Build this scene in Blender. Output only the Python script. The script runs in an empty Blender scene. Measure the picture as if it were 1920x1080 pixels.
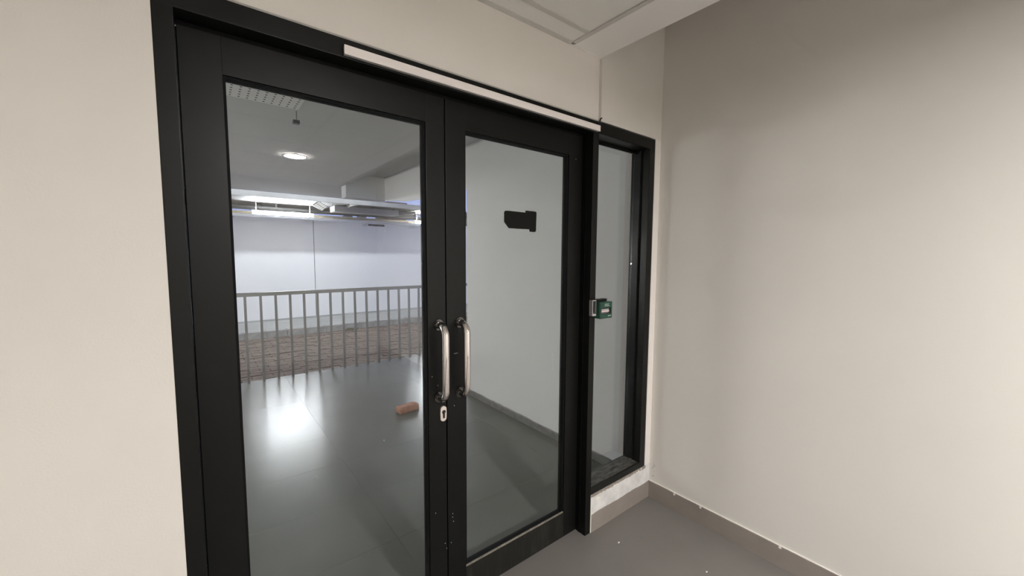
import bpy, bmesh, math, random
from mathutils import Vector, Matrix

random.seed(7)
SC = bpy.context.scene
C = bpy.context.collection

# ------------------------------------------------------------------ camera
F = 743.905
R_ = Vector((0.78601984, -0.61817344, 0.00586614))
U_ = Vector((0.04571234, 0.06758199, 0.99666597))
W_ = Vector((0.61650888, 0.78313107, -0.08137894))
cam_data = bpy.data.cameras.new('camera')
cam_data.sensor_width = 36.0
cam_data.sensor_fit = 'HORIZONTAL'
cam_data.lens = F * 36.0 / 1920.0
cam_data.clip_start = 0.02
cam_data.clip_end = 400
cam = bpy.data.objects.new('camera', cam_data)
C.objects.link(cam)
cam.matrix_world = Matrix(((R_.x, U_.x, -W_.x, 0.0), (R_.y, U_.y, -W_.y, -1.33735), (R_.z, U_.z, -W_.z, 1.5), (0, 0, 0, 1)))
SC.camera = cam

# ------------------------------------------------------------------ world, exposure
world = bpy.data.worlds.new('dusk_sky')
world.use_nodes = True
SC.world = world
wn, wl = world.node_tree.nodes, world.node_tree.links
wn.clear()
wo = wn.new('ShaderNodeOutputWorld'); wb = wn.new('ShaderNodeBackground')
wt = wn.new('ShaderNodeTexCoord'); ws = wn.new('ShaderNodeSeparateXYZ'); wr = wn.new('ShaderNodeValToRGB')
wr.color_ramp.elements[0].position = 0.08; wr.color_ramp.elements[0].color = (0.33, 0.40, 0.76, 1)
wr.color_ramp.elements[1].position = 0.45; wr.color_ramp.elements[1].color = (0.50, 0.52, 0.61, 1)
wl.new(wt.outputs['Generated'], ws.inputs[0]); wl.new(ws.outputs['Z'], wr.inputs[0])
wl.new(wr.outputs[0], wb.inputs[0]); wl.new(wb.outputs[0], wo.inputs[0])
wb.inputs[1].default_value = 0.36
SC.view_settings.view_transform = 'Standard'
SC.view_settings.look = 'None'
SC.view_settings.gamma = 1.0
SC.view_settings.use_curve_mapping = False
SC.view_settings.exposure = 1.62
SC.cycles.use_denoising = True
SC.cycles.max_bounces = 10
SC.cycles.diffuse_bounces = 5
SC.cycles.transparent_max_bounces = 16
SC.cycles.caustics_reflective = False
SC.cycles.caustics_refractive = False

ROOM_LAMP = 590.0        # emission of the indoor downlight diffuser
CORRIDOR_LAMP = 14.0    # second downlight further back
TUBE = 165.0             # emission of the two tubes above the boundary wall
TERRACE_FILL = 30.0  # added unseen downlight that lifts the terrace light
WALL_FILL = 85.0  # added unseen batten that brightens the terrace wall
YARD_FILL = 100.0  # added unseen lamps that brighten the boundary wall
SHED_LAMP = 40.0

# ------------------------------------------------------------------ materials
def mat(name, col, rough=0.6, metal=0.0, noise=0.0, nscale=6.0, bump=0.0, bscale=80.0, spec=0.5, col2=None, coat=0.0):
    m = bpy.data.materials.new(name); m.use_nodes = True
    n, l = m.node_tree.nodes, m.node_tree.links
    b = n['Principled BSDF']
    b.inputs['Base Color'].default_value = (*col, 1)
    b.inputs['Roughness'].default_value = rough
    b.inputs['Metallic'].default_value = metal
    b.inputs['Specular IOR Level'].default_value = spec
    if coat: b.inputs['Coat Weight'].default_value = coat
    tc = n.new('ShaderNodeTexCoord')
    if noise or col2:
        t = n.new('ShaderNodeTexNoise'); t.inputs['Scale'].default_value = nscale; t.inputs['Detail'].default_value = 6
        l.new(tc.outputs['Object'], t.inputs['Vector'])
        r = n.new('ShaderNodeValToRGB')
        c2 = col2 if col2 else tuple(max(0, c * (1 - noise)) for c in col)
        r.color_ramp.elements[0].position = 0.35; r.color_ramp.elements[0].color = (*c2, 1)
        r.color_ramp.elements[1].position = 0.65; r.color_ramp.elements[1].color = (*col, 1)
        l.new(t.outputs['Fac'], r.inputs[0]); l.new(r.outputs[0], b.inputs['Base Color'])
    if bump:
        t2 = n.new('ShaderNodeTexNoise'); t2.inputs['Scale'].default_value = bscale; t2.inputs['Detail'].default_value = 3
        l.new(tc.outputs['Object'], t2.inputs['Vector'])
        bp = n.new('ShaderNodeBump'); bp.inputs['Strength'].default_value = bump; bp.inputs['Distance'].default_value = 0.01
        l.new(t2.outputs['Fac'], bp.inputs['Height']); l.new(bp.outputs[0], b.inputs['Normal'])
    return m

def emis(name, col, strength):
    m = bpy.data.materials.new(name); m.use_nodes = True
    b = m.node_tree.nodes['Principled BSDF']
    b.inputs['Base Color'].default_value = (0.8, 0.8, 0.8, 1)
    b.inputs['Emission Color'].default_value = (*col, 1)
    b.inputs['Emission Strength'].default_value = strength
    return m

def dusty(name, col, dust, rough, lo, hi, scale=(30, 30, 30), spec=0.5):
    m = mat(name, col, rough, spec=spec)
    n, l = m.node_tree.nodes, m.node_tree.links
    b = n['Principled BSDF']
    tc = n.new('ShaderNodeTexCoord'); mp = n.new('ShaderNodeMapping'); mp.inputs['Scale'].default_value = scale
    t = n.new('ShaderNodeTexNoise'); t.inputs['Scale'].default_value = 1.0; t.inputs['Detail'].default_value = 8; t.inputs['Roughness'].default_value = 0.7
    r = n.new('ShaderNodeValToRGB')
    r.color_ramp.elements[0].position = lo; r.color_ramp.elements[0].color = (*col, 1)
    r.color_ramp.elements[1].position = hi; r.color_ramp.elements[1].color = (*dust, 1)
    l.new(tc.outputs['Object'], mp.inputs[0]); l.new(mp.outputs[0], t.inputs['Vector'])
    l.new(t.outputs['Fac'], r.inputs[0]); l.new(r.outputs[0], b.inputs['Base Color'])
    return m

def glass_mat(name, tint):
    m = bpy.data.materials.new(name); m.use_nodes = True
    n, l = m.node_tree.nodes, m.node_tree.links
    n.clear()
    o = n.new('ShaderNodeOutputMaterial'); mx = n.new('ShaderNodeMixShader')
    tr = n.new('ShaderNodeBsdfTransparent'); tr.inputs[0].default_value = (*tint, 1)
    gl = n.new('ShaderNodeBsdfGlossy'); gl.inputs['Roughness'].default_value = 0.0; gl.inputs['Color'].default_value = (1, 1, 1, 1)
    fr = n.new('ShaderNodeFresnel'); fr.inputs[0].default_value = 1.5
    ge_ = n.new('ShaderNodeNewGeometry'); mi = n.new('ShaderNodeMapRange')
    mi.inputs['To Min'].default_value = 1.5; mi.inputs['To Max'].default_value = 1 / 1.5
    l.new(ge_.outputs['Backfacing'], mi.inputs['Value']); l.new(mi.outputs[0], fr.inputs['IOR'])
    l.new(fr.outputs[0], mx.inputs[0]); l.new(tr.outputs[0], mx.inputs[1]); l.new(gl.outputs[0], mx.inputs[2])
    l.new(mx.outputs[0], o.inputs[0])
    return m

M = {}
M['wall'] = mat('warm_white_emulsion', (0.72, 0.69, 0.645), 0.62, noise=0.03, nscale=2.0, bump=0.05, bscale=180)
M['fascia'] = mat('fascia_board_paint', (0.77, 0.735, 0.685), 0.6, noise=0.03, nscale=3.0, bump=0.03, bscale=120)
M['plaster'] = mat('rough_white_plaster', (0.76, 0.755, 0.745), 0.75, col2=(0.62, 0.61, 0.60), nscale=14.0, bump=0.3, bscale=40)
M['strip'] = mat('fresh_white_paint', (0.82, 0.77, 0.73), 0.6, bump=0.05)
M['skirt'] = mat('taupe_skirting_paint', (0.285, 0.248, 0.222), 0.55, noise=0.10, nscale=8.0, bump=0.08, bscale=60)
M['skirt_out'] = mat('grey_skirting_paint', (0.24, 0.235, 0.225), 0.5, noise=0.25, nscale=20.0)
M['sealant'] = mat('grey_brown_sealant', (0.36, 0.31, 0.27), 0.8, noise=0.3, nscale=60.0, bump=0.3)
M['floor'] = mat('grey_vitrified_floor', (0.20, 0.184, 0.172), 0.42, noise=0.07, nscale=4.0, bump=0.02, bscale=30, spec=0.35)
M['tile'] = mat('grey_terrace_tile', (0.145, 0.148, 0.134), 0.26, noise=0.06, nscale=3.0, bump=0.015, bscale=12, spec=0.28)
M['grout'] = mat('dark_grout', (0.11, 0.11, 0.10), 0.9)
M['ceil'] = mat('ceiling_tile_white', (0.83, 0.82, 0.79), 0.8, noise=0.02, nscale=8.0, bump=0.04, bscale=200)
M['gyp'] = mat('gypsum_border_white', (0.86, 0.84, 0.82), 0.7)
M['tbar'] = mat('grid_bar_enamel', (0.60, 0.59, 0.565), 0.5)
M['soffit'] = mat('terrace_soffit_paint', (0.58, 0.58, 0.57), 0.8, noise=0.03, nscale=2.0)
M['out_wall'] = mat('terrace_wall_paint', (0.86, 0.855, 0.84), 0.7, noise=0.03, nscale=2.0)
M['bound'] = mat('boundary_panel_white', (0.86, 0.86, 0.87), 0.6, noise=0.03, nscale=1.5)
M['apron'] = mat('pale_concrete_apron', (0.44, 0.45, 0.44), 0.8, noise=0.12, nscale=3.0)
M['kerb'] = mat('grey_kerb_concrete', (0.44, 0.445, 0.435), 0.85, noise=0.25, nscale=9.0)
M['paver'] = mat('brown_block_paving', (0.19, 0.135, 0.11), 0.85, col2=(0.10, 0.072, 0.058), nscale=7.0, bump=0.4, bscale=60)
M['soil'] = mat('brown_sand_bed', (0.20, 0.15, 0.12), 0.95, noise=0.3, nscale=6.0)
M['alu'] = dusty('black_powder_coat', (0.0055, 0.0056, 0.005), (0.0095, 0.0095, 0.0088), 0.36, 0.55, 0.85, (3, 3, 3), 0.22)
M['alu_rail'] = dusty('black_powder_coat_dusty', (0.013, 0.013, 0.011), (0.034, 0.032, 0.027), 0.45, 0.50, 0.80, (40, 40, 6), 0.25)
M['sill'] = dusty('dusty_black_sill', (0.02, 0.02, 0.018), (0.16, 0.155, 0.14), 0.6, 0.35, 0.75, (18, 60, 60))
M['dustline'] = mat('dust_on_bead', (0.25, 0.225, 0.185), 0.9, noise=0.4, nscale=40.0)
M['gasket'] = mat('black_rubber', (0.004, 0.004, 0.004), 0.7, spec=0.15)
M['glass'] = glass_mat('clear_glass', (0.93, 0.945, 0.94))
M['chrome'] = mat('polished_steel', (0.80, 0.76, 0.74), 0.06, 1.0)
M['chrome_d'] = mat('dark_polished_steel', (0.09, 0.088, 0.085), 0.15, 1.0)
M['keyplate'] = mat('satin_nickel', (0.74, 0.66, 0.60), 0.35, 0.35)
M['dark'] = mat('near_black', (0.01, 0.01, 0.01), 0.7)
M['white_bar'] = mat('white_trunking_plastic', (0.84, 0.78, 0.755), 0.45)
M['green'] = mat('green_moulded_plastic', (0.011, 0.060, 0.037), 0.4)
M['print'] = mat('white_print', (0.66, 0.70, 0.66), 0.6)
M['pinkprint'] = mat('faded_print', (0.62, 0.45, 0.46), 0.6)
M['clearwin'] = mat('grey_break_window', (0.10, 0.10, 0.10), 0.25)
M['strike'] = mat('pale_resetting_flap', (0.50, 0.49, 0.49), 0.4)
M['boxgrey'] = mat('pale_grey_plastic', (0.50, 0.49, 0.48), 0.4)
M['boxshade'] = mat('shaded_box_grey', (0.20, 0.19, 0.19), 0.5)  # darker copy of the box plastic, side shade put into the colour
M['redaction'] = mat('redaction_black', (0.0125, 0.0125, 0.0115), 0.8, spec=0.08)
M['railing'] = mat('grey_painted_steel', (0.235, 0.235, 0.23), 0.45, 0.2)
M['brick'] = mat('orange_clay_brick', (0.52, 0.245, 0.165), 0.85, col2=(0.40, 0.18, 0.12), nscale=20.0, bump=0.5, bscale=70)
M['crumb'] = mat('white_plaster_crumb', (0.80, 0.78, 0.72), 0.9)
M['crumb_d'] = mat('brown_grit', (0.16, 0.12, 0.09), 0.9)
M['roof'] = mat('shed_roof_sheet', (0.27, 0.27, 0.265), 0.6, noise=0.15, nscale=3.0)
M['duct'] = mat('galvanised_duct', (0.38, 0.38, 0.37), 0.5, 0.1, noise=0.1, nscale=5.0)
M['pipe'] = mat('dark_conduit', (0.07, 0.07, 0.075), 0.5)
M['ypipe'] = mat('cream_pipe', (0.58, 0.50, 0.34), 0.45)
M['tray'] = mat('white_cable_tray', (0.72, 0.72, 0.72), 0.5)
M['brown'] = mat('brown_render', (0.22, 0.14, 0.11), 0.9)
M['winglass'] = mat('far_window', (0.05, 0.06, 0.08), 0.3)
M['leaf'] = mat('dusk_foliage', (0.055, 0.075, 0.035), 0.9, noise=0.4, nscale=20.0)
M['bark'] = mat('bark', (0.07, 0.05, 0.035), 0.9)
M['weed'] = mat('dry_weed', (0.20, 0.19, 0.07), 0.9, noise=0.4, nscale=40.0)
M['glow'] = emis('downlight_diffuser', (1.0, 0.985, 0.965), ROOM_LAMP)
M['glow_c'] = emis('corridor_downlight_diffuser', (1.0, 0.975, 0.94), CORRIDOR_LAMP)
M['glow_t'] = emis('tube_glow', (0.93, 0.95, 1.0), TUBE)
M['glow_o'] = emis('terrace_fill_glow', (1.0, 0.97, 0.92), TERRACE_FILL)
M['glow_s'] = emis('shed_light_glow', (1.0, 0.97, 0.9), SHED_LAMP)
M['glow_y'] = emis('yard_fill_glow', (0.90, 0.93, 1.0), YARD_FILL)
M['glow_w'] = emis('wall_fill_glow', (1.0, 0.98, 0.95), WALL_FILL)
M['glow_f'] = emis('floodlight_lens', (1.0, 0.97, 0.9), 0.22)

# ------------------------------------------------------------------ helpers
def tag(o, label=None, cat=None, group=None, kind=None):
    if label: o['label'] = label
    if cat: o['category'] = cat
    if group: o['group'] = group
    if kind: o['kind'] = kind
    return o

def link(name, bm, m, parent=None, smooth=False):
    me = bpy.data.meshes.new(name)
    bmesh.ops.recalc_face_normals(bm, faces=bm.faces[:])
    bm.to_mesh(me); bm.free()
    for k in (m if isinstance(m, (list, tuple)) else [m]): me.materials.append(M[k])
    if smooth:
        for p in me.polygons: p.use_smooth = True
    o = bpy.data.objects.new(name, me); C.objects.link(o)
    if parent: o.parent = parent; o.matrix_parent_inverse = Matrix.Translation(-parent.location) if parent.type == 'EMPTY' else Matrix.Identity(4)
    return o

def empty(name, loc=(0, 0, 0)):
    o = bpy.data.objects.new(name, None); C.objects.link(o); o.location = loc
    o.empty_display_size = 0.05
    return o

def addbox(bm, x0, x1, y0, y1, z0, z1, bev=0.0, mi=0):
    r = bmesh.ops.create_cube(bm, size=1.0, matrix=Matrix.Translation(((x0 + x1) / 2, (y0 + y1) / 2, (z0 + z1) / 2)) @ Matrix.Diagonal((abs(x1 - x0), abs(y1 - y0), abs(z1 - z0), 1)))
    vs = r['verts']
    fs = set(f for v in vs for f in v.link_faces)
    for f in fs: f.material_index = mi
    if bev:
        es = list(set(e for v in vs for e in v.link_edges))
        bmesh.ops.bevel(bm, geom=es, offset=bev, segments=2, profile=0.7, affect='EDGES', material=mi)

def box(name, x0, x1, y0, y1, z0, z1, m, parent=None, bev=0.0):
    bm = bmesh.new(); addbox(bm, x0, x1, y0, y1, z0, z1, bev)
    return link(name, bm, m, parent)

def addpoly(bm, pts, off):
    """pts: list of 3D points (planar), off: extrusion vector"""
    off = Vector(off)
    a = [bm.verts.new(p) for p in pts]
    b = [bm.verts.new(Vector(p) + off) for p in pts]
    bm.faces.new(a); bm.faces.new(b[::-1])
    n = len(pts)
    for i in range(n):
        bm.faces.new((a[i], b[i], b[(i + 1) % n], a[(i + 1) % n]))

def addtube(bm, pts, rad, seg=12, cap=True):
    pts = [Vector(p) for p in pts]
    rings = []
    up = None
    for i, p in enumerate(pts):
        if i == 0: d = pts[1] - pts[0]
        elif i == len(pts) - 1: d = pts[-1] - pts[-2]
        else: d = (pts[i + 1] - p).normalized() + (p - pts[i - 1]).normalized()
        d.normalize()
        if up is None:
            a = Vector((0, 0, 1)) if abs(d.z) < 0.9 else Vector((1, 0, 0))
            s = d.cross(a).normalized()
        else:
            s = (up - d * up.dot(d)).normalized()
        up = s
        t = d.cross(s)
        r = rad[i] if isinstance(rad, (list, tuple)) else rad
        rings.append([bm.verts.new(p + (s * math.cos(2 * math.pi * k / seg) + t * math.sin(2 * math.pi * k / seg)) * r) for k in range(seg)])
    for i in range(len(rings) - 1):
        for k in range(seg):
            bm.faces.new((rings[i][k], rings[i][(k + 1) % seg], rings[i + 1][(k + 1) % seg], rings[i + 1][k]))
    if cap:
        bm.faces.new(rings[0][::-1]); bm.faces.new(rings[-1])

def tube(name, pts, rad, m, parent=None, seg=12):
    bm = bmesh.new(); addtube(bm, pts, rad, seg)
    o = link(name, bm, m, parent, smooth=True)
    return o

def disc(name, c, r, h, m, parent=None, axis='Z', seg=32, bev=0.0):
    bm = bmesh.new()
    rot = {'Z': Matrix.Identity(4), 'Y': Matrix.Rotation(math.pi / 2, 4, 'X'), 'X': Matrix.Rotation(math.pi / 2, 4, 'Y')}[axis]
    bmesh.ops.create_cone(bm, cap_ends=True, segments=seg, radius1=r, radius2=r, depth=h, matrix=Matrix.Translation(c) @ rot)
    if bev:
        es = [e for e in bm.edges if len(e.link_faces) == 2 and any(len(f.verts) > 4 for f in e.link_faces)]
        bmesh.ops.bevel(bm, geom=es, offset=bev, segments=2, affect='EDGES')
    return link(name, bm, m, parent)

def copy_piece(o, loc, name=None):
    c = o.copy(); C.objects.link(c); c.parent = o.parent; c.location = loc
    return c

XR = 2.156      # right wall
XP0, XP1 = 1.560, 1.602
XS = 2.098      # sidelight frame outer edge
HEAD0, HEAD1 = 2.111, 2.168
ZF = 2.182      # underside of fascia board
ZC = 2.480      # ceiling
XG = 1.615      # edge of the dropped ceiling
ROOM_X0, ROOM_Y0 = -1.9, -4.6
TOP = 3.3

# ================================================================== SETTING : indoors
fl = box('floor', ROOM_X0, XR + 0.1, ROOM_Y0, 0.10, -0.12, 0.0, 'floor')
tag(fl, 'smooth grey floor slab in front of the black glazed doors', 'floor', kind='structure')

wr_ = box('wall_right', XR, XR + 0.074, ROOM_Y0, 0.0, 0.0, TOP, 'wall')
tag(wr_, 'tall warm white painted wall to the right of the side window', 'wall', kind='structure')
wl_ = box('wall_left', ROOM_X0 - 0.1, ROOM_X0, ROOM_Y0, 0.30, 0.0, TOP, 'wall')
tag(wl_, 'warm white wall on the far left side of the lobby', 'wall', kind='structure')
wb_ = box('wall_back', ROOM_X0 - 0.1, XR + 0.074, ROOM_Y0 - 0.1, ROOM_Y0, 0.0, TOP, 'wall')
tag(wb_, 'warm white wall of the lobby behind the viewer', 'wall', kind='structure')

# front wall (in the door plane): upper band, right strip, low sill wall, left part
wf = box('wall_front', ROOM_X0, -0.065, 0.0, 0.20, 0.0, HEAD1, 'wall')
tag(wf, 'warm white front wall that holds the black doors and side window', 'wall', kind='structure')
bm = bmesh.new()
addbox(bm, XG, XR + 0.074, 0.0, 0.20, HEAD1 + 0.006, TOP)
link('upper_wall', bm, 'wall', wf)
box('wall_backing', ROOM_X0, XG, 0.055, 0.20, HEAD1 + 0.004, TOP, 'gasket', wf)
bm = bmesh.new(); addbox(bm, XS + 0.004, XR + 0.074, 0.0, 0.20, 0.214, HEAD1 + 0.006, 0.0)
link('return_strip', bm, 'strip', wf)
bm = bmesh.new(); addbox(bm, XP1, XR + 0.074, 0.0, 0.16, 0.0, 0.2135)
link('sill_wall', bm, 'plaster', wf)
bm = bmesh.new(); addpoly(bm, [(ROOM_X0, 0.017, TOP - 0.02), (ROOM_X0, 0.017, ZF), (ROOM_X0, 0.026, ZF - 0.007), (ROOM_X0, 0.052, ZF - 0.007), (ROOM_X0, 0.052, TOP - 0.02)], (XG - ROOM_X0, 0, 0))
fb = link('fascia_board', bm, 'fascia', wf)
# ragged sealant bead under the side window
def ragged(x0, x1, z0, z1, y, d, step, amp, ax='X', base=None, ampb=0.0):
    pts = []
    n = int(abs(x1 - x0) / step)
    top = [(x0 + (x1 - x0) * i / n, z1 + random.uniform(-amp, amp)) for i in range(n + 1)]
    bot = [(x0 + (x1 - x0) * i / n, z0 + random.uniform(-ampb, ampb)) for i in range(n + 1)]
    prof = top + bot[::-1]
    if ax == 'X': return [(a, y, z) for a, z in prof], (0, d, 0)
    return [(y, a, z) for a, z in prof], (d, 0, 0)
bm = bmesh.new(); p_, o_ = ragged(XP1 + 0.002, XS + 0.01, 0.199, 0.2134, -0.003, 0.0032, 0.012, 0.0006, ampb=0.0035); addpoly(bm, p_, o_)
link('sealant_bead', bm, 'sealant', wf)
bm = bmesh.new(); p_, o_ = ragged(XP1 + 0.001, XP1 + 0.006, 0.0, 0.197, -0.002, 0.0022, 0.005, 0.001); addpoly(bm, p_, o_)
link('plaster_edge', bm, 'crumb', wf)
for (x, z, s) in [(1.80, 0.196, 0.013), (2.035, 0.203, 0.010), (2.06, 0.209, 0.009), (2.015, 0.201, 0.008), (1.66, 0.178, 0.018)]:
    bm = bmesh.new()
    pts = [(x + math.cos(a * math.pi / 4) * s * random.uniform(0.6, 1.2), -0.0045, z + math.sin(a * math.pi / 4) * s * random.uniform(0.3, 0.6)) for a in range(8)]
    addpoly(bm, pts, (0, 0.0047, 0))
    link('plaster_smear', bm, 'crumb', wf)

bm = bmesh.new(); p_, o_ = ragged(XP1 + 0.006, XR - 0.0005, 0.0, 0.100, -0.0035, 0.0036, 0.02, 0.0022); addpoly(bm, p_, o_)
bf = link('baseboard_front', bm, 'skirt')
tag(bf, 'low taupe baseboard with uneven paint edge under the side window', 'baseboard', kind='structure')
bm = bmesh.new(); p_, o_ = ragged(0.0, ROOM_Y0, 0.0, 0.103, XR - 0.009, 0.0092, 0.03, 0.0016, ax='Y'); addpoly(bm, p_, o_)
br = link('baseboard_right', bm, 'skirt')
tag(br, 'taupe baseboard along the foot of the right wall', 'baseboard', kind='structure')
bm = bmesh.new(); p_, o_ = ragged(0.0, ROOM_Y0, 0.1035, 0.1065, XR - 0.0065, 0.0066, 0.03, 0.0012, ax='Y'); addpoly(bm, p_, o_)
link('paint_edge', bm, 'strip', br)
for y in (-0.175, -0.33, -0.72):
    bm = bmesh.new()
    pts = [(XR - 0.0105, y + math.cos(a * math.pi / 3) * 0.007, 0.098 + math.sin(a * math.pi / 3) * 0.007 * random.uniform(0.6, 1.3)) for a in range(6)]
    addpoly(bm, pts, (0.003, 0, 0)); link('paint_drip', bm, 'strip', br)
bl = box('baseboard_left', ROOM_X0 + 0.0, -0.066, -0.009, 0.0, 0.0, 0.10, 'skirt')
tag(bl, 'taupe baseboard on the front wall left of the doors', 'baseboard', kind='structure')

# scuff marks on the right wall by the corner
sc = []
bm = bmesh.new()
for k in range(9):
    y = -0.012 - random.random() * 0.05; z = 0.12 + random.random() * 0.10
    pts = [(XR - 0.0006, y + random.uniform(-1, 1) * 0.006, z + random.uniform(-1, 1) * 0.008) for _ in range(3)]
    addpoly(bm, pts, (0.0008, 0, 0))
o = link('scuff_mark', bm, 'sealant', wr_)
o['kind'] = 'stuff'

# ceiling -----------------------------------------------------------
cl = box('ceiling', ROOM_X0, XG, ROOM_Y0, 0.017, ZC + 0.03, ZC + 0.06, 'gyp')
tag(cl, 'white tiled grid ceiling with plain border above the doors', 'ceiling', kind='structure')
BX0, BX1 = 1.395, 1.419
box('gypsum_border', BX1, XG, ROOM_Y0, 0.0169, ZC, ZC + 0.03, 'gyp', cl)
box('border_lip', XG - 0.012, XG, ROOM_Y0, 0.0169, ZC - 0.0, TOP, 'gyp', cl)
box('wall_angle', ROOM_X0, BX0, -0.008, 0.0169, ZC - 0.0015, ZC + 0.002, 'tbar', cl)
box('border_bead', BX0, XG, 0.008, 0.0169, ZC - 0.002, ZC, 'gyp', cl)
box('side_angle', BX0, BX1, ROOM_Y0, -0.008, ZC - 0.0015, ZC + 0.002, 'tbar', cl)
ybars = [-0.101 - 0.61 * k for k in range(8)]
xbars = [BX0 - 0.61 * k for k in range(1, 6)]
for y in ybars: box('t_bar', ROOM_X0, BX0 - 0.0015, y - 0.012, y + 0.012, ZC - 0.0015, ZC + 0.002, 'tbar', cl)
for x in xbars:
    for k in range(-1, 8):
        y1 = -0.008 if k < 0 else ybars[k] - 0.012
        y0 = ybars[k + 1] + 0.012 if k + 1 < 8 else ROOM_Y0
        if k == -1 and False: continue
        if y1 - y0 > 0.03: box('t_bar', x - 0.012, x + 0.012, y0, y1, ZC - 0.0015, ZC + 0.002, 'tbar', cl)
xe = [BX0 + 0.01] + [x for x in xbars] + [ROOM_X0]
ye = [-0.004] + ybars + [ROOM_Y0]
for i in range(len(xe) - 1):
    for j in range(len(ye) - 1):
        if xe[i] - xe[i + 1] < 0.05 or ye[j] - ye[j + 1] < 0.05: continue
        box('ceiling_tile', xe[i + 1] + 0.003, xe[i] - 0.003, ye[j + 1] + 0.003, ye[j] - 0.003, ZC + 0.003, ZC + 0.015, 'ceil', cl)
cu = box('upper_ceiling', XG, XR + 0.1, ROOM_Y0, 0.2, TOP, TOP + 0.1, 'gyp')
tag(cu, 'high strip of ceiling beyond the dropped ceiling edge', 'ceiling', kind='structure')

# ================================================================== door frame
df = empty('door_frame', (0.766, 0.05, 0.0))
tag(df, 'black aluminium frame around the double doors and side window', 'door frame', kind='structure')
bm = bmesh.new(); addbox(bm, -0.065, XS, 0.0, 0.10, HEAD0, HEAD1, 0.0015)
link('header', bm, 'alu', df)
bm = bmesh.new(); addbox(bm, XP0, XP1, 0.0, 0.10, 0.0, HEAD0, 0.0015); link('post', bm, 'alu', df)
box('door_stop', XP0 - 0.008, XP0, 0.108, 0.125, 0.0, HEAD0, 'gasket', df)
box('door_stop', -0.023, -0.010, 0.108, 0.125, 0.0, HEAD0, 'gasket', df)
box('jamb_groove', XP0 - 0.002, XP0, 0.040, 0.046, 0.0, HEAD0, 'gasket', df)
bm = bmesh.new(); addbox(bm, -0.065, -0.023, 0.0, 0.10, 0.0, HEAD0, 0.0015); link('post', bm, 'alu', df)
box('top_gap_strip', -0.02, XP0, 0.066, 0.095, HEAD0 - 0.012, HEAD0, 'gasket', df)

# side window
win = empty('window_1', (1.85, 0.05, 0.214))
tag(win, 'tall narrow glass side window right of the doors, black frame', 'window', kind='structure')
SX1, SZ0, SZ1 = 2.047, 0.250, 2.112
bm = bmesh.new(); addbox(bm, SX1, XS, 0.0, 0.12, 0.214, HEAD0 - 0.0003, 0.0015); link('frame_stile', bm, 'alu', win)
bm = bmesh.new(); addbox(bm, SX1 - 0.014, SX1, 0.050, 0.062, SZ0 + 0.012, HEAD0 - 0.0003); link('glazing_bead', bm, 'alu', win)
bm = bmesh.new(); addbox(bm, XP1, SX1, 0.0, 0.012, 0.214, SZ0, 0.001); addbox(bm, XP1, SX1, 0.012, 0.12, 0.214, SZ0 - 0.006); link('frame_rail', bm, 'alu_rail', win)
bm = bmesh.new(); addbox(bm, XP1, SX1, 0.0125, 0.12, SZ0 - 0.006, SZ0 - 0.001); link('dusty_sill', bm, 'sill', win)
tag(win.children[-1] if win.children else win)
bm = bmesh.new(); addbox(bm, XP1, SX1, 0.058, 0.068, SZ0 - 0.001, SZ0 + 0.004); link('sill_rib', bm, 'sill', win)
bm = bmesh.new(); addbox(bm, XP1, SX1, 0.086, 0.094, HEAD0 - 0.016, HEAD0 - 0.0003); link('glazing_bead', bm, 'alu', win)
box('glass_pane', XP1 + 0.0005, SX1 - 0.0005, 0.100, 0.106, SZ0 - 0.0005, HEAD0 - 0.001, 'glass', win)

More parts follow.
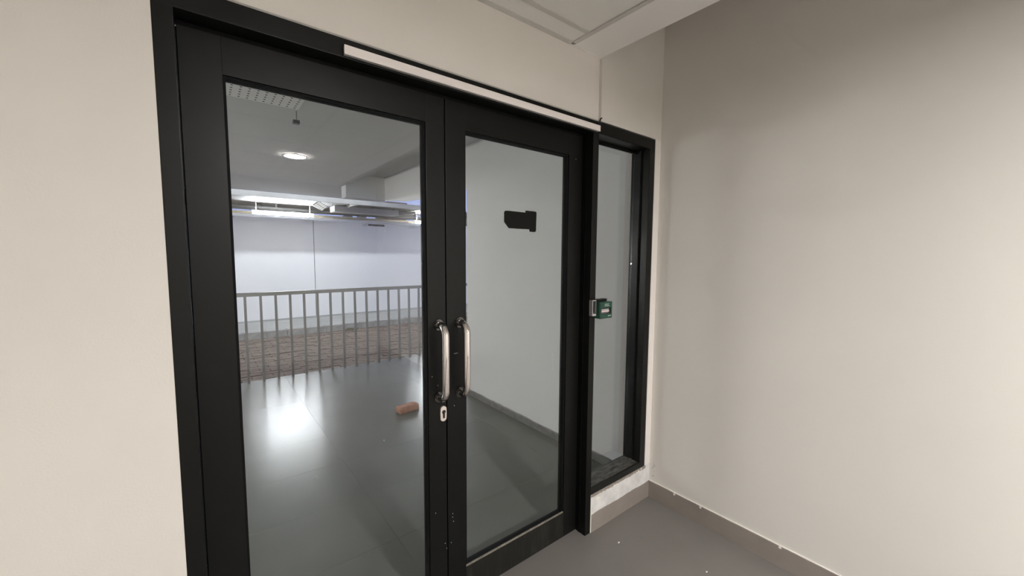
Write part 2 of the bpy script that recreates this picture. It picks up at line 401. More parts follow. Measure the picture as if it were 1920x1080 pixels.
# ================================================================== doors
YD0, YD1 = 0.060, 0.104
def make_door(name, x0, x1, lock_right, label):
    d = empty(name, ((x0 + x1) / 2, YD0, 0.0))
    tag(d, label, 'door', kind='structure')
    z0, z1 = 0.009, 2.098
    SW = 0.078
    gx0, gx1, gz0, gz1 = x0 + SW, x1 - SW - (0.008 if lock_right else 0.016), 0.150, 1.996
    if lock_right: gx0, gx1 = x0 + 0.094, x1 - SW
    else: gx0, gx1 = x0 + 0.087, x1 - 0.094
    for (a, b) in ((x0, gx0), (gx1, x1)):
        bm = bmesh.new(); addbox(bm, a, b, YD0, YD1, z0, z1, 0.0012)
        link('door_stile', bm, 'alu', d)
    bm = bmesh.new(); addbox(bm, gx0, gx1, YD0, YD1, z0, gz0 - 0.006, 0.0012); link('bottom_rail', bm, 'alu_rail', d)
    bm = bmesh.new(); addbox(bm, gx0, gx1, YD0, YD1, gz1, z1, 0.0012); link('top_rail', bm, 'alu', d)
    # beads
    for (a, b) in ((gx0, gx0 + 0.007), (gx1 - 0.007, gx1)):
        bm = bmesh.new(); addbox(bm, a, b, YD0 + 0.006, YD1 - 0.006, gz0 - 0.006, gz1, 0.001)
        link('glazing_bead', bm, 'gasket', d)
    bm = bmesh.new(); addbox(bm, gx0 + 0.007, gx1 - 0.007, YD0 + 0.006, YD1 - 0.006, gz1 - 0.007, gz1, 0.001); link('glazing_bead', bm, 'gasket', d)
    n = 40; pts = []
    bm = bmesh.new(); addbox(bm, gx0 + 0.001, gx1 - 0.001, YD0 + 0.001, YD0 + 0.0065, gz0 - 0.006, gz0 + 0.001, 0.001); link('dusty_bead', bm, 'dustline', d)
    bm = bmesh.new(); addbox(bm, gx0 + 0.007, gx1 - 0.007, YD0 + 0.0066, YD1 - 0.006, gz0 - 0.006, gz0 - 0.002); link('glazing_bead', bm, 'gasket', d)
    bm = bmesh.new(); addbox(bm, gx0 - 0.001, gx1 + 0.001, YD0 + 0.017, YD0 + 0.024, gz0 - 0.004, gz1 + 0.002); link('glass_pane', bm, 'glass', d)
    bm = bmesh.new(); addbox(bm, x0 + 0.004, x1 - 0.004, YD0 + 0.018, YD0 + 0.030, 0.0015, z0 + 0.001); link('brush_seal', bm, 'gasket', d)
    return d
d1 = make_door('door_1', -0.020, 0.7635, True, 'black framed glass door leaf with keyhole plate, left of the pair')
d2 = make_door('door_2', 0.7685, 1.5485, False, 'black framed glass door leaf with black sticker, right of the pair')
box('astragal', 0.756, 0.778, YD1 - 0.012, YD1 + 0.004, 0.010, 2.096, 'gasket', d1)

def handle(parent, x, zt, zb, side):
    y_face = YD0 if side < 0 else YD1
    yt = y_face + side * 0.058
    r = 0.0142; R = 0.040
    pts = [(x, y_face, zt)]
    def P(y, z): return (x, y, z)
    pts = [P(y_face + side * 0.003, zt)]
    for k in range(9):
        a = math.pi / 2 * k / 8
        pts.append(P(yt - side * R + side * R * math.sin(a), zt - R + R * math.cos(a)))
    for k in range(9):
        a = math.pi / 2 * k / 8
        pts.append(P(yt - side * R + side * R * math.cos(a), zb + R - R * math.sin(a)))
    pts.append(P(y_face + side * 0.003, zb))
    h = tube('pull_handle', pts, r, 'chrome', parent, seg=24)
    h['label'] = 'polished steel D pull handle'
    for z in (zt, zb):
        bm = bmesh.new()
        bmesh.ops.create_cone(bm, cap_ends=True, segments=32, radius1=0.0215, radius2=0.0215, depth=0.005, matrix=Matrix.Translation((x, y_face + side * 0.0025, z)) @ Matrix.Rotation(math.pi / 2, 4, 'X'))
        link('handle_rosette', bm, 'chrome_d', h)
    return h
handle(d1, 0.731, 1.226, 0.934, -1)
handle(d2, 0.827, 1.226, 0.934, -1)
handle(d1, 0.731, 1.226, 0.934, 1)
handle(d2, 0.827, 1.226, 0.934, 1)

# keyhole plate
bm = bmesh.new()
cx, cz, hw, hh = 0.7475, 0.862, 0.0135, 0.031
prof = []
for k in range(24):
    a = 2 * math.pi * k / 24
    prof.append((cx + hw * math.cos(a), 0, cz + (hh - hw) * (1 if math.sin(a) > 0 else -1) * (1 if abs(math.sin(a)) > 1e-6 else 0) + hw * math.sin(a)))
addpoly(bm, [(p[0], YD0 - 0.007, p[2]) for p in prof], (0, 0.007, 0))
kp = link('keyhole_plate', bm, 'keyplate', d1); kp['label'] = 'oval satin metal keyhole plate'
bm = bmesh.new()
bmesh.ops.create_cone(bm, cap_ends=True, segments=20, radius1=0.0078, radius2=0.0078, depth=0.004, matrix=Matrix.Translation((cx + 0.0005, YD0 - 0.008, cz + 0.008)) @ Matrix.Rotation(math.pi / 2, 4, 'X'))
addbox(bm, cx - 0.0035, cx + 0.0045, YD0 - 0.0095, YD0 - 0.006, cz - 0.018, cz + 0.004, 0.0008)
link('lock_cylinder', bm, 'chrome_d', kp)
bm = bmesh.new(); addbox(bm, cx - 0.0035, cx - 0.001, YD0 - 0.0105, YD0 - 0.009, cz - 0.014, cz + 0.008); link('key_slot', bm, 'dark', kp)
disc('fixing_screw', (cx + 0.006, YD0 - 0.0085, cz + 0.004), 0.002, 0.003, 'crumb', kp, 'Y', 12)

# specks of paint on the black stiles
bm = bmesh.new()
for (x, z) in [(0.70, 1.02), (0.725, 0.98), (0.788, 0.40), (0.792, 0.38), (0.789, 0.415), (0.781, 0.29), (0.752, 0.30), (0.76, 0.275), (0.799, 0.88), (1.50, 1.98), (0.71, 0.45)]:
    addbox(bm, x, x + 0.0022, YD0 - 0.0006, YD0 + 0.0004, z, z + 0.003)
o = link('paint_speck', bm, 'print', d1); o['kind'] = 'stuff'
bm = bmesh.new(); addbox(bm, 0.800, 0.818, YD0 - 0.0005, YD0 + 0.0004, 1.099, 1.1003); link('scratch_mark', bm, 'boxgrey', d2)

# ================================================================== things at the doors
# white trunking strip on the header
ts = empty('trunking_strip', (0.987, -0.008, 2.129))
tag(ts, 'long white strip fixed along the black header above the doors', 'trunking')
bm = bmesh.new(); addbox(bm, 0.380, 1.592, -0.017, -0.0125, 2.1155, 2.1435, 0.0012)
link('cover', bm, 'white_bar', ts)
bm = bmesh.new(); addbox(bm, 0.382, 1.590, -0.0125, 0.0005, 2.1165, 2.1425, 0.0008)
link('base_channel', bm, 'boxgrey', ts)
ck = empty('cable_clip', (1.606, -0.004, 2.178))
tag(ck, 'small black hooked clip at the right end of the white strip', 'clip')
bm = bmesh.new(); addtube(bm, [(1.600, 0.0, 2.160), (1.600, -0.006, 2.172), (1.604, -0.006, 2.183), (1.615, -0.004, 2.187)], 0.0035, 8)
link('hook', bm, 'dark', ck, True)
box('clip_plate', 1.594, 1.612, -0.0025, 0.0005, 2.150, 2.166, 'dark', ck)

# black notched sticker on the right leaf glass (blob over a notice, outline in the plane of the glass)
YG = YD0 + 0.0169
def gl_pt(px, py, Y):
    d = W_ + R_ * ((px - 960) / F) - U_ * ((py - 540) / F)
    t = (Y + 1.33735) / d.y
    return (d.x * t, Y, 1.5 + d.z * t)
outline = [(945.2, 398), (946.5, 395.6), (949, 395), (956, 395.3), (985.2, 398.6), (985.4, 394.9), (987, 394.8), (1003, 396.6), (1005.5, 397.6), (1006, 400), (1005, 432.5), (1004, 434.6), (1001.5, 435.2), (993, 434.4), (992.2, 430), (975, 429.2), (953.8, 427.8), (950, 422.8), (945.2, 416)]
bm = bmesh.new(); addpoly(bm, [gl_pt(a, b, YG - 0.0006) for a, b in outline], (0, 0.0005, 0))
st = link('notice_redaction', bm, 'redaction')
tag(st, 'black notched sticker on the glass of the right door leaf', 'redaction')
# hairline white sliver painted in for a reflection on the glass
bm = bmesh.new(); p0 = gl_pt(1037, 662, YG - 0.0005); addbox(bm, p0[0] - 0.0008, p0[0] + 0.0008, YG - 0.0007, YG - 0.0002, gl_pt(1037, 694, YG)[2], p0[2])
gm = link('reflection_sliver', bm, 'print'); tag(gm, 'thin white upright painted sliver of tape on the right door glass', 'reflection')

# grey back box on post
gb = empty('back_box', (1.563, -0.011, 1.235))
tag(gb, 'open pale grey shallow switch box on the black post', 'switch box')
x0, x1, y0, y1, z0, z1 = 1.5555, 1.5835, -0.0215, 0.0, 1.1955, 1.276
bm = bmesh.new()
addbox(bm, x0, x0 + 0.0025, y0, y1, z0, z1); addbox(bm, x1 - 0.0012, x1, y0, y1, z0, z1)
addbox(bm, x0 + 0.0025, x1 - 0.0012, y0, y1, z1 - 0.004, z1)
link('box_wall', bm, 'boxshade', gb)
bm = bmesh.new()
addbox(bm, x0 + 0.0025, x1 - 0.0012, y0, y1, z0, z0 + 0.009)
addbox(bm, x0 - 0.0003, x0 + 0.003, y0 - 0.0012, y0, z0, z1); addbox(bm, x1 - 0.0012, x1 - 0.0003, y0 - 0.0012, y0, z0, z1)
addbox(bm, x0 + 0.003, x1 - 0.0012, y0 - 0.0012, y0, z0, z0 + 0.010); addbox(bm, x0 + 0.003, x1 - 0.0012, y0 - 0.0012, y0, z1 - 0.003, z1)
link('box_rim', bm, 'boxgrey', gb)
box('box_inner_shade', x0 + 0.0025, x0 + 0.0032, y0 + 0.0005, -0.004, z0 + 0.009, z1 - 0.004, 'dark', gb)  # thin dark sheet standing in for shade inside the open box
box('box_inside', x0 + 0.0025, x1 - 0.0012, -0.004, 0.0, z0 + 0.009, z1 - 0.004, 'dark', gb)
box('latch_pin', 1.5715, 1.5735, -0.019, -0.004, 1.215, 1.264, 'pipe', gb)

# green break-glass unit
ge = empty('break_glass_unit', (1.629, -0.025, 1.225))
tag(ge, 'green emergency break-glass call point beside the black post', 'call point')
gx0, gx1, gy0, gy1, gz0, gz1 = 1.5840, 1.6765, -0.050, -0.0005, 1.1815, 1.2665
wx0, wx1, wz0, wz1 = 1.592, 1.6675, 1.2045, 1.2370
bm = bmesh.new()
addbox(bm, gx0, gx1, -0.043, gy1, gz0, gz1, 0.002)
link('housing', bm, 'green', ge)
bm = bmesh.new()
addbox(bm, gx0, wx0, gy0, -0.0425, gz0, gz1); addbox(bm, wx1, gx1, gy0, -0.0425, gz0, gz1)
addbox(bm, wx0, wx1, gy0, -0.0425, gz0, wz0); addbox(bm, wx0, wx1, gy0, -0.0425, wz1, gz1)
link('front_cover', bm, 'green', ge)
win_ = box('window_recess', wx0, wx1, -0.0440, -0.0428, wz0, wz1, 'dark', ge)
box('reset_flap', 1.5925, 1.650, -0.0475, -0.0438, 1.206, 1.2125, 'clearwin', ge)
box('reset_flap', 1.5925, 1.652, -0.0480, -0.0438, 1.2265, 1.230, 'strike', ge)
box('label_strip', 1.5925, 1.657, -0.0465, -0.0438, 1.2135, 1.2240, 'pinkprint', ge)
bl_ = ge.children[-1] if ge.children else None

def text(body, name, size, loc, m, parent, sx=1.0):
    cu_ = bpy.data.curves.new(name, 'FONT'); cu_.body = body; cu_.size = size; cu_.align_x = 'CENTER'; cu_.align_y = 'CENTER'; cu_.extrude = 0.0002; cu_.offset = size * 0.012
    to = bpy.data.objects.new(name, cu_)
    C.objects.link(to)
    to.rotation_euler = (math.pi / 2, 0, 0); to.scale = (sx, 1, 1)
    bpy.context.view_layer.update()
    dg = bpy.context.evaluated_depsgraph_get()
    me = bpy.data.meshes.new_from_object(to.evaluated_get(dg))
    me.transform(Matrix.Translation(loc) @ to.matrix_world)
    bpy.data.objects.remove(to)
    o = bpy.data.objects.new(name, me); C.objects.link(o)
    me.materials.clear(); me.materials.append(M[m])
    o.parent = parent
    if parent.type == 'EMPTY': o.matrix_parent_inverse = Matrix.Translation(-parent.location)
    return o
text('EMERGENCY', 'lettering', 0.0062, (1.6345, gy0 - 0.0003, 1.2545), 'print', ge, 1.0)
text('DOOR RELEASE', 'lettering', 0.0058, (1.6345, gy0 - 0.0003, 1.2465), 'print', ge, 0.92)
text('PRESS HERE', 'lettering', 0.0090, (1.6250, -0.0468, 1.2187), 'print', ge, 0.95)
# small emblem and word bar at the bottom right
bm = bmesh.new(); addpoly(bm, [(1.6440, gy0 - 0.0004, 1.1935), (1.6475, gy0 - 0.0004, 1.1905), (1.6490, gy0 - 0.0004, 1.1940), (1.6460, gy0 - 0.0004, 1.1965)], (0, 0.0006, 0))
link('emblem', bm, 'print', ge)
box('word_bar', 1.6505, 1.6685, gy0 - 0.0004, gy0 + 0.0001, 1.1925, 1.1955, 'print', ge)
# black flat bracket on the top
kb = empty('mounting_bracket', (1.64, -0.02, 1.270))
tag(kb, 'black flat bracket plate on top of the green call point', 'bracket')
bm = bmesh.new(); addbox(bm, 1.5845, 1.662, -0.026, -0.0005, 1.2670, 1.2775, 0.0008); link('bracket_body', bm, 'alu', kb)
bm = bmesh.new(); addbox(bm, 1.5845, 1.664, -0.028, -0.0003, 1.2775, 1.2795, 0.0005); link('bracket_lip', bm, 'alu_rail', kb)

# indoor downlights
def downlight(name, x, y, z, r, glow, label, seg=40):
    t = empty(name, (x, y, z))
    tag(t, label, 'ceiling light')
    bm = bmesh.new()
    pr = [(r + 0.018, 0.0), (r + 0.018, -0.005), (r + 0.010, -0.010), (r, -0.010), (r - 0.002, -0.004)]
    rings = [[bm.verts.new((x + a * math.cos(2 * math.pi * k / seg), y + a * math.sin(2 * math.pi * k / seg), z + b)) for k in range(seg)] for a, b in pr]
    for i in range(len(rings) - 1):
        for k in range(seg): bm.faces.new((rings[i][k], rings[i][(k + 1) % seg], rings[i + 1][(k + 1) % seg], rings[i + 1][k]))
    link('trim_ring', bm, 'white_bar', t)
    disc('light_diffuser', (x, y, z - 0.0035), r - 0.001, 0.003, glow, t, 'Z', seg)
    return t
downlight('downlight', 0.80, -3.03, ZC - 0.0015, 0.095, 'glow', 'round lit downlight in the lobby ceiling, mirrored in the left door glass')

# debris
def crumb(x, y, z, s, m, label, name='plaster_crumb'):
    bm = bmesh.new(); bmesh.ops.create_icosphere(bm, subdivisions=1, radius=s, matrix=Matrix.Translation((x, y, z + s * 0.45)) @ Matrix.Diagonal((1.3, 0.8, 0.5, 1)))
    for v in bm.verts: v.co += Vector((random.uniform(-1, 1), random.uniform(-1, 1), 0)) * s * 0.25
    for v in bm.verts: v.co.z = max(v.co.z, z)
    o = link(name, bm, m); tag(o, label, 'debris'); return o
crumb(1.663, -0.143, 0, 0.0055, 'crumb', 'white plaster crumb on the indoor floor just in front of the black post')
crumb(1.835, -0.521, 0, 0.0050, 'crumb', 'pale plaster crumb on the indoor floor farthest from the doors')
crumb(1.755, -0.200, 0, 0.0025, 'crumb_d', 'tiny dark grit on the indoor floor before the low sill wall', 'grit')
crumb(0.550, 1.487, 0, 0.0065, 'crumb', 'white paint fleck on the terrace floor behind the left door glass')
crumb(1.111, 1.739, 0, 0.0045, 'crumb', 'faint pale fleck on the terrace floor in front of the orange brick')

# ================================================================== SETTING : terrace
TX0, TX1 = -3.0, 6.2
tf = box('terrace_floor', TX0, TX1, 0.10, 4.16, -0.16, -0.008, 'grout')
tag(tf, 'glossy grey tiled terrace floor beyond the glass doors', 'floor', kind='structure')
# tiles laid on a 1.0 x 0.5 grid with joints at x = 0.763 and y = 2.10, 1.60
TW, TH = 1.2, 0.5
xs = []
x = 0.763 - TW * 4
tiles = {}
while x < TX1:
    a, b = max(x, TX0), min(x + TW, TX1)
    if b - a > 0.05: xs.append((a, b))
    x += TW
ys = [(0.10, 0.60), (0.60, 1.10), (1.10, 1.60), (1.60, 2.10), (2.10, 3.10), (3.10, 4.05), (4.05, 4.16)]
for a, b in xs:
    for c, d in ys:
        g = 0.0006
        key = (round(b - a, 3), round(d - c, 3))
        if key not in tiles:
            bm = bmesh.new(); addbox(bm, -(b - a) / 2 + g, (b - a) / 2 - g, -(d - c) / 2 + g, (d - c) / 2 - g, -0.008, 0.0)
            o = link('tile', bm, 'tile'); tiles[key] = o.data
            o.parent = tf
        else:
            o = bpy.data.objects.new('tile', tiles[key]); C.objects.link(o); o.parent = tf
        o.location = ((a + b) / 2, (c + d) / 2, random.uniform(-0.0003, 0.0))

tw = box('terrace_wall', 2.230, 2.43, 0.201, 2.268, -0.008, 2.95, 'out_wall')
tag(tw, 'pale wall seen through the right door running away from the glass', 'wall', kind='structure')
bm = bmesh.new(); addpoly(bm, [(2.230, 2.268, 2.190), (2.230, 3.25, 2.200), (2.230, 3.85, 2.225), (2.230, 4.58, 2.305), (2.230, 4.58, 2.95), (2.230, 2.268, 2.95)], (0.012, 0, 0)); link('wall_lintel', bm, 'out_wall', tw)
bm = bmesh.new(); p_, o_ = ragged(0.201, 2.268, 0.0, 0.064, 2.223, 0.0072, 0.04, 0.003, ax='Y'); addpoly(bm, p_, o_)
b3 = link('baseboard_terrace', bm, 'skirt_out'); tag(b3, 'dark grey skirting along the pale wall beyond the glass', 'baseboard', kind='structure')
tb = box('terrace_front_wall', TX0, -0.065, 0.20, 0.30, -0.008, 2.48, 'out_wall')
tag(tb, 'terrace face of the front wall left of the doors', 'wall', kind='structure')
bi = box('door_wall_outside', -0.065, 2.43, 0.201, 0.22, 2.175, 2.95, 'out_wall')
tag(bi, 'terrace face of the wall band above the doors', 'wall', kind='structure')
tc = empty('terrace_ceiling', (0, 2.9, 2.48))
tag(tc, 'smooth grey terrace ceiling with a straight dropped edge beyond the doors', 'ceiling', kind='structure')
box('soffit_slab', TX0, 1.680, 0.225, 6.05, 2.48, 2.95, 'soffit', tc)
box('far_soffit', 1.680, 2.30, 4.80, 6.05, 2.48, 2.95, 'soffit', tc)
box('recess_slab', 1.680, 2.230, 0.225, 4.58, 2.640, 2.95, 'soffit', tc)
bm = bmesh.new(); addbox(bm, 1.67, 2.265, 4.58, 4.80, 2.310, 2.95); link('cross_beam', bm, 'out_wall', tc)
box('top_slab', TX0 - 0.1, 2.43, 0.225, 6.05, 2.955, 3.10, 'soffit', tc)
box('parapet', TX0 - 0.1, 2.43, 5.90, 6.05, 3.10, 3.90, 'soffit', tc)
for x, lab in ((0.6, 'added unseen yard fill light high on the building face, over the left leaf'), (2.2, 'added unseen yard fill light high on the building face, at the corner')):
    yf = empty('added_yard_fill', (x, 6.10, 3.42)); tag(yf, lab, 'floodlight')  # unseen fill lamps, added to light yard and boundary wall
    bm = bmesh.new(); addbox(bm, x - 0.30, x + 0.30, 6.051, 6.13, 3.38, 3.50, 0.004); link('housing', bm, 'pipe', yf)
    bm = bmesh.new(); addbox(bm, x - 0.28, x + 0.28, 6.13, 6.135, 3.39, 3.49); link('lens', bm, 'glow_y', yf)
# perforated panel in the terrace ceiling, built as a shallow panel with real holes cut as dark cups
pp = empty('perforated_panel', (0.27, 1.4, 2.48))
tag(pp, 'white perforated square panel in the terrace ceiling corner', 'ceiling panel')
box('panel_sheet', -0.03, 0.572, 1.13, 1.735, 2.472, 2.4802, 'ceil', pp)
bm = bmesh.new()
for i in range(13):
    for j in range(13):
        bmesh.ops.create_cone(bm, cap_ends=True, segments=8, radius1=0.0065, radius2=0.0065, depth=0.002, matrix=Matrix.Translation((0.545 - i * 0.044, 1.708 - j * 0.044, 2.4718)))
o = link('hole', bm, 'dark', pp); o['kind'] = 'stuff'
# suspended sign-like dark fitting beyond the panel
pf = empty('pendant_fitting', (0.568, 1.775, 2.48))
tag(pf, 'small dark fitting hanging on a thin rod from the terrace ceiling', 'pendant')
pr_x, pr_y = 0.570, 1.790
tube('rod', [(pr_x, pr_y, 2.48), (pr_x, pr_y, 2.418)], 0.0022, 'pipe', pf, 8)
bm = bmesh.new(); addbox(bm, pr_x - 0.022, pr_x + 0.018, pr_y - 0.01, pr_y + 0.03, 2.395, 2.418, 0.002); link('fitting_body', bm, 'pipe', pf)
# unseen fill lamps and bounce wall added to the left of the view
downlight('downlight', -0.9, 4.7, 2.479, 0.09, 'glow_o', 'added unseen fill downlight at the railing end of the terrace ceiling')
tlw = box('added_bounce_wall', TX0 - 0.1, TX0, 0.301, 5.60, -0.16, 2.479, 'out_wall')  # unseen wall, added to throw light back across the terrace
tag(tlw, 'unseen white wall added to bounce light from the terrace left side', 'wall', kind='structure')
wl2 = empty('added_wall_fill', (TX0 + 0.03, 3.6, 1.35)); tag(wl2, 'added unseen batten fill light on the side wall of the terrace', 'fill light')  # added fill, kept low to light the wall more than the floor
box('batten', TX0 + 0.0005, TX0 + 0.035, 2.9, 4.3, 1.32, 1.38, 'tray', wl2)
tube('lit_tube', [(TX0 + 0.06, 2.93, 1.35), (TX0 + 0.06, 4.27, 1.35)], 0.019, 'glow_w', wl2, 12)
for y in (2.9, 4.27): box('end_cap', TX0 + 0.0352, TX0 + 0.08, y, y + 0.03, 1.325, 1.375, 'tray', wl2)

# railing
rl = empty('railing', (1.6, 4.10, 0.0))
tag(rl, 'grey steel balustrade with upright bars along the terrace edge', 'railing')
bm = bmesh.new(); addbox(bm, TX0 + 0.1, TX1 - 0.1, 4.080, 4.120, 1.012, 1.056, 0.002); link('top_rail', bm, 'railing', rl)
first = None
for k in range(-19, 34):
    x = 1.0 + 0.1525 * k
    if first is None:
        bm = bmesh.new(); addbox(bm, -0.0125, 0.0125, 4.10 - 0.0125, 4.10 + 0.0125, 0.0, 1.012)
        first = link('baluster', bm, 'railing', rl); first.location = (x, 0, 0)
    else:
        o = first.copy(); C.objects.link(o); o.location = (x, 0, 0)

# brick on the terrace floor
bm = bmesh.new()
addbox(bm, -0.10, 0.10, -0.045, 0.045, 0.0, 0.062, 0.016)
bmesh.ops.subdivide_edges(bm, edges=[e for e in bm.edges if e.calc_length() > 0.05], cuts=6, use_grid_fill=True)
for v in bm.verts:
    v.co += Vector((random.uniform(-1, 1), random.uniform(-1, 1), random.uniform(-1, 1) if v.co.z > 0.01 else 0)) * 0.0016
    if v.co.z < 0: v.co.z = 0
bk = link('clay_brick', bm, 'brick', smooth=True)
bk.location = (1.513, 2.205, 0.0); bk.rotation_euler = (0, 0, math.radians(6))
tag(bk, 'single worn orange clay brick lying on the grey terrace floor', 'brick')

# ================================================================== yard beyond the railing
GZ = -0.13
road = box('road_surface', -3.0, 9.0, 4.161, 7.60, GZ - 0.2, GZ - 0.06, 'soil')
tag(road, 'brown block paved yard between the railing and the kerb', 'paving', kind='structure')
# running-bond pavers: the 300 that show largest stay parts, the rest are joined
PL, PW = 0.24, 0.12
cells = []
j = 0; y = 4.165
while y < 7.58:
    off = (j % 2) * PL / 2
    x = -3.0 + off
    while x < 8.9:
        cells.append((x + PL / 2, y + PW / 2)); x += PL
    y += PW; j += 1
def vis(c):
    x, y = c
    px = 960 + F * ((Vector((x, y + 1.337, -1.6))).dot(R_)) / (Vector((x, y + 1.337, -1.6))).dot(W_)
    return 552 < px < 870
near = [c for c in cells if vis(c)]
near.sort(key=lambda c: c[1])
singles = near[:300]; ss = set(singles)
bm = bmesh.new(); addbox(bm, -PL / 2 + 0.004, PL / 2 - 0.004, -PW / 2 + 0.004, PW / 2 - 0.004, -0.06, 0.0, 0.0)
pv = link('paver', bm, 'paver', road); pme = pv.data
for i, (x, y) in enumerate(singles):
    o = pv if i == 0 else pv.copy()
    if i: C.objects.link(o)
    o.location = (x, y, GZ + random.uniform(-0.006, 0.006)); o.rotation_euler = (random.uniform(-.02, .02), random.uniform(-.02, .02), random.uniform(-.02, .02))
bm = bmesh.new()
for (x, y) in cells:
    if (x, y) in ss: continue
    dz = random.uniform(-0.007, 0.007)
    addbox(bm, x - PL / 2 + 0.004, x + PL / 2 - 0.004, y - PW / 2 + 0.004, y + PW / 2 - 0.004, GZ - 0.06, GZ + dz)
o = link('paving_blocks', bm, 'paver', road); o['kind'] = 'stuff'

kb_ = box('kerb', -3.0, 9.0, 7.62, 7.75, GZ - 0.2, -0.012, 'kerb')
tag(kb_, 'low grey concrete kerb at the foot of the white boundary wall', 'kerb', kind='structure')
kst = None; x = -3.0
while x < 9.0:
    if kst is None:
        bm = bmesh.new(); addbox(bm, 0.010, 0.350, 7.595, 7.75, GZ - 0.01, 0.0, 0.004)
        kst = link('kerb_stone', bm, 'kerb', kb_)
    o = kst if x == -3.0 else kst.copy()
    if o is not kst: C.objects.link(o)
    o.location = (x, random.uniform(-0.006, 0.006), random.uniform(-0.006, 0.004)); x += 0.36
ap = box('apron', -3.0, 9.0, 7.752, 9.0, -0.2, -0.002, 'apron')
tag(ap, 'pale concrete strip between the kerb and the white boundary wall', 'paving', kind='structure')

bw = box('boundary_wall', -3.0, 9.3, 9.016, 9.2, -0.2, 2.30, 'grout')
tag(bw, 'long bright white panelled boundary wall beyond the railing', 'wall', kind='structure')
jx = [-3.0, -0.75, 2.155, 5.0, 7.0, 9.3]
for a, b in zip(jx[:-1], jx[1:]):
    box('wall_panel', a + 0.008, b - 0.008, 8.995, 9.016, 0.0, 2.31, 'bound', bw)
box('wall_plinth', -3.0, 9.3, 8.975, 8.995, -0.002, 0.035, 'apron', bw)
box('wall_slot', 3.44, 3.86, 8.985, 8.9952, 2.235, 2.285, 'pipe', bw)
box('junction_cover', 3.30, 3.42, 8.975, 8.9952, 2.225, 2.285, 'tray', bw)

# shed roof over the wall
sr = empty('shed_roof', (2.0, 8.4, 2.7))
tag(sr, 'low sheet roof carrying pipes above the white boundary wall', 'roof', kind='structure')
box('roof_sheet', -3.0, 4.95, 7.48, 9.9, 2.625, 2.655, 'roof', sr)
box('roof_edge', -3.0, 4.95, 7.44, 7.48, 2.565, 2.662, 'roof', sr)
for x in (-2.9, 1.1, 4.85):
    box('roof_post', x - 0.04, x + 0.04, 9.20, 9.28, 0.0, 2.624, 'roof', sr)
for x in (0.4, 2.75, 4.2):
    box('roof_rafter', x - 0.03, x + 0.03, 7.48, 9.9, 2.575, 2.625, 'roof', sr)
# long pale duct
du = empty('box_duct', (3.1, 8.4, 2.6)); tag(du, 'long pale rectangular duct hung under the shed roof', 'duct')
bm = bmesh.new(); addbox(bm, 2.45, 3.95, 8.25, 8.65, 2.475, 2.60, 0.004); link('duct_body', bm, 'duct', du)
bm = bmesh.new(); addpoly(bm, [(3.95, 8.26, 2.48), (4.40, 8.26, 2.55), (4.40, 8.26, 2.60), (3.95, 8.26, 2.60)], (0, 0.38, 0)); link('duct_end', bm, 'pipe', du)
for x in (2.7, 3.3, 3.85):
    box('hanger', x - 0.008, x + 0.008, 8.24, 8.66, 2.60, 2.624, 'pipe', du)
# pipes
cp = empty('conduit_pipe', (3.0, 7.9, 2.66)); tag(cp, 'thin dark conduit running below the shed roof edge', 'pipe')
tube('pipe_run', [(1.2, 7.70, 2.61), (2.31, 7.70, 2.61), (3.14, 7.70, 2.59), (4.9, 7.70, 2.585)], 0.014, 'pipe', cp, 8)
for x in (2.6, 3.7, 4.7): box('pipe_clip', x - 0.012, x + 0.012, 7.68, 7.72, 2.57, 2.624, 'pipe', cp)
dp = empty('drain_pipe', (2.0, 8.9, 2.5)); tag(dp, 'dark blue-grey pipe running along the gap above the boundary wall', 'pipe')
tube('pipe_run', [(-2.9, 8.95, 2.50), (4.9, 8.95, 2.50)], 0.045, 'pipe', dp, 12)
for x in (0.0, 1.4, 4.0): box('pipe_clip', x - 0.02, x + 0.02, 8.94, 8.97, 2.53, 2.624, 'pipe', dp)
yp = empty('cream_pipe', (2.8, 8.78, 2.38)); tag(yp, 'long cream pipe lying along the top of the white tray', 'pipe')
tube('pipe_run', [(-2.9, 8.80, 2.382), (6.2, 8.80, 2.382)], 0.030, 'ypipe', yp, 14)
for x in (0.3, 2.9, 4.4, 5.9): disc('pipe_collar', (x, 8.80, 2.382), 0.036, 0.05, 'ypipe', yp, 'X', 16)
tr = empty('cable_tray', (2.0, 8.85, 2.33)); tag(tr, 'white cable tray along the top of the boundary wall', 'tray')
bm = bmesh.new(); addbox(bm, -3.0, 6.3, 8.69, 8.994, 2.320, 2.335); addbox(bm, -3.0, 6.3, 8.678, 8.69, 2.290, 2.345); link('tray_channel', bm, 'tray', tr)
for x in (-1.5, 0.6, 2.0, 3.30, 4.55, 5.8):
    box('tray_bracket', x - 0.012, x + 0.012, 8.75, 8.995, 2.27, 2.329, 'tray', tr)
for i, (x, z) in enumerate([(2.87, 2.43), (3.20, 2.42)]):
    b = empty('pipe_bracket', (x, 8.72, 2.52))
    tag(b, ['grey angled bracket under the duct, beside the thin upright one', 'grey angled bracket under the duct nearest the wall slot'][i], 'bracket')
    bm = bmesh.new(); addpoly(bm, [(x - 0.14, 8.70, 2.41), (x + 0.10, 8.70, 2.41), (x + 0.12, 8.70, 2.49), (x + 0.05, 8.70, 2.52), (x - 0.02, 8.70, 2.47)], (0, 0.05, 0))
    link('bracket_plate', bm, 'pipe', b)
    box('bracket_stem', x + 0.03, x + 0.06, 8.71, 8.74, 2.50, 2.624, 'pipe', b)

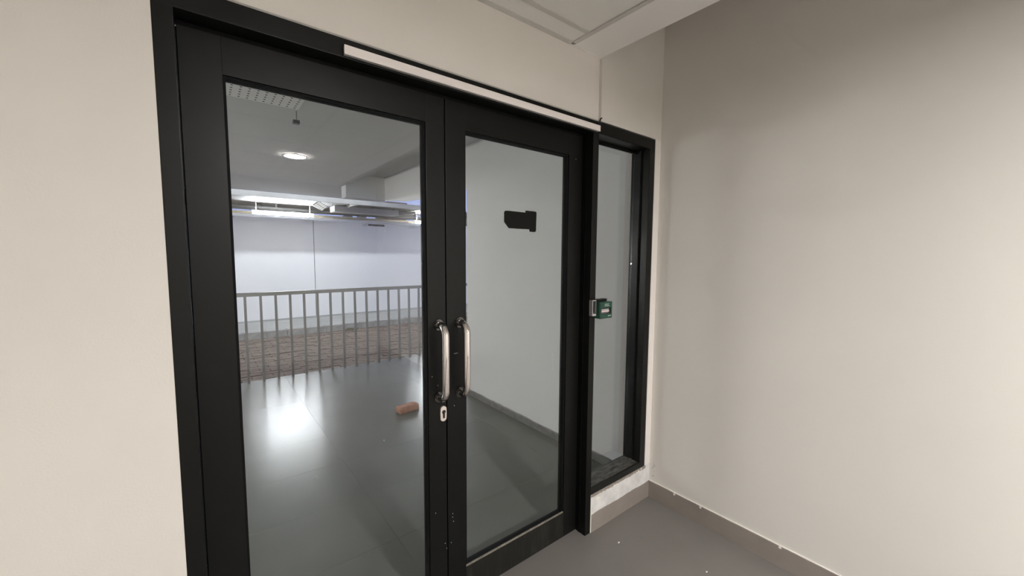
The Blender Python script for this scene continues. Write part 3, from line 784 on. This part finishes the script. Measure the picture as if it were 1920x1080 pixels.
# tube lights
def tube_light(x0, x1, label):
    t = empty('tube_light', ((x0 + x1) / 2, 8.72, 2.39)); tag(t, label, 'tube light')
    box('batten', x0, x1, 8.738, 8.765, 2.350, 2.43, 'tray', t)
    tube('lit_tube', [(x0 + 0.03, 8.715, 2.385), (x1 - 0.03, 8.715, 2.385)], 0.020, 'glow_t', t, 12)
    for x in (x0, x1 - 0.03): box('end_cap', x, x + 0.03, 8.69, 8.738, 2.352, 2.415, 'tray', t)
    for x in (x0 + 0.08, x1 - 0.08): tube('hanger_wire', [(x, 8.75, 2.43), (x, 8.75, 2.624)], 0.006, 'tray', t, 6)
tube_light(0.92, 2.12, 'lit tube light above the wall on the side of the floodlight')
tube_light(4.58, 5.78, 'lit tube light above the wall beneath the patch of sky')
sl = downlight('shed_light', 1.44, 7.62, 2.624, 0.06, 'glow_s', 'round glowing light under the front edge of the shed roof')
# floodlight
fo = empty('floodlight', (2.1, 8.0, 2.6)); tag(fo, 'tilted square floodlight with barred lens under the shed roof', 'floodlight')
fA, fB, fC = Vector((1.925, 7.82, 2.525)), Vector((2.035, 7.82, 2.610)), Vector((2.205, 7.86, 2.515))
fu, fv = fC - fB, fA - fB
fn_ = fu.cross(fv).normalized()
if fn_.y > 0: fn_ = -fn_
def fquad(name, u0, u1, v0, v1, a, b, m):
    bm = bmesh.new(); base = [fB + fu * u + fv * v + fn_ * a for u, v in ((u0, v0), (u1, v0), (u1, v1), (u0, v1))]
    addpoly(bm, base, fn_ * (b - a)); return link(name, bm, m, fo)
fquad('housing', -0.04, 1.04, -0.05, 1.05, -0.05, 0.0, 'duct')
fquad('lens', 0.03, 0.97, 0.04, 0.96, 0.0, 0.004, 'glow_f')
for k in range(1, 5): fquad('lens_bar', k / 5 - 0.012, k / 5 + 0.012, 0.04, 0.96, 0.004, 0.012, 'duct')
fquad('lens_bar', 0.03, 0.97, 0.47, 0.53, 0.004, 0.014, 'pipe')
tube('yoke', [(2.31, 7.97, 2.624), (2.31, 7.97, 2.545), (2.13, 7.93, 2.462)], 0.008, 'tray', fo, 8)

# dry weed tuft at the kerb
bm = bmesh.new()
for k in range(60):
    a = random.uniform(0, 6.28); r = random.uniform(0.0, 0.10); h = random.uniform(0.03, 0.075)
    bx, by = 2.50 + r * math.cos(a) * 1.5, 7.50 + r * math.sin(a) * 0.7
    tip = Vector((bx + random.uniform(-.05, .05), by + random.uniform(-.03, .03), GZ + h))
    v = [bm.verts.new((bx - 0.010, by, GZ - 0.005)), bm.verts.new((bx + 0.010, by + 0.004, GZ - 0.005)), bm.verts.new(tip)]
    bm.faces.new(v)
wd = link('weed_tuft', bm, 'weed'); tag(wd, 'small dry greenish weed tuft at the foot of the kerb', 'plant')

# beyond the wall: outer ground, building, trees
og = box('outer_ground', -40, 70, 9.21, 90, -0.5, -0.2, 'soil'); tag(og, 'open ground beyond the boundary wall', 'ground', kind='structure')
fbld = empty('distant_building', (12.4, 30, 0)); tag(fbld, 'small brown building far beyond the shed roof', 'building')
box('building_body', 11.7, 13.15, 29.2, 32, -0.2, 5.5, 'brown', fbld)
box('building_parapet', 11.6, 13.25, 29.1, 32.1, 5.5, 5.62, 'brown', fbld)
for i in range(3): box('building_window', 11.85 + i * 0.45, 12.1 + i * 0.45, 29.17, 29.2, 4.9, 5.4, 'winglass', fbld)
def tree(x, y, h, r, label):
    t = empty('tree', (x, y, -0.2)); tag(t, label, 'tree')
    tube('trunk', [(x, y, -0.2), (x + 0.1, y, h * 0.5), (x, y, h * 0.75)], [0.18, 0.13, 0.07], 'bark', t, 8)
    bm = bmesh.new()
    for k in range(900):
        d = Vector((random.gauss(0, 1), random.gauss(0, 1), random.gauss(0, 1))).normalized() * (random.random() ** 0.4)
        c = Vector((x, y, h * 0.68)) + Vector((d.x * r, d.y * r, d.z * h * 0.34))
        s = random.uniform(0.10, 0.22)
        a = Vector((random.gauss(0, 1), random.gauss(0, 1), random.gauss(0, 1))).normalized(); b = a.orthogonal().normalized(); e = a.cross(b)
        bm.faces.new([bm.verts.new(c + b * s), bm.verts.new(c + e * s * 0.6), bm.verts.new(c - b * s), bm.verts.new(c - e * s * 0.6)])
    o = link('foliage', bm, 'leaf', t); o['kind'] = 'stuff'
tree(13.55, 20.0, 4.25, 1.0, 'dark bushy tree in the narrow slot between door stile and terrace wall')
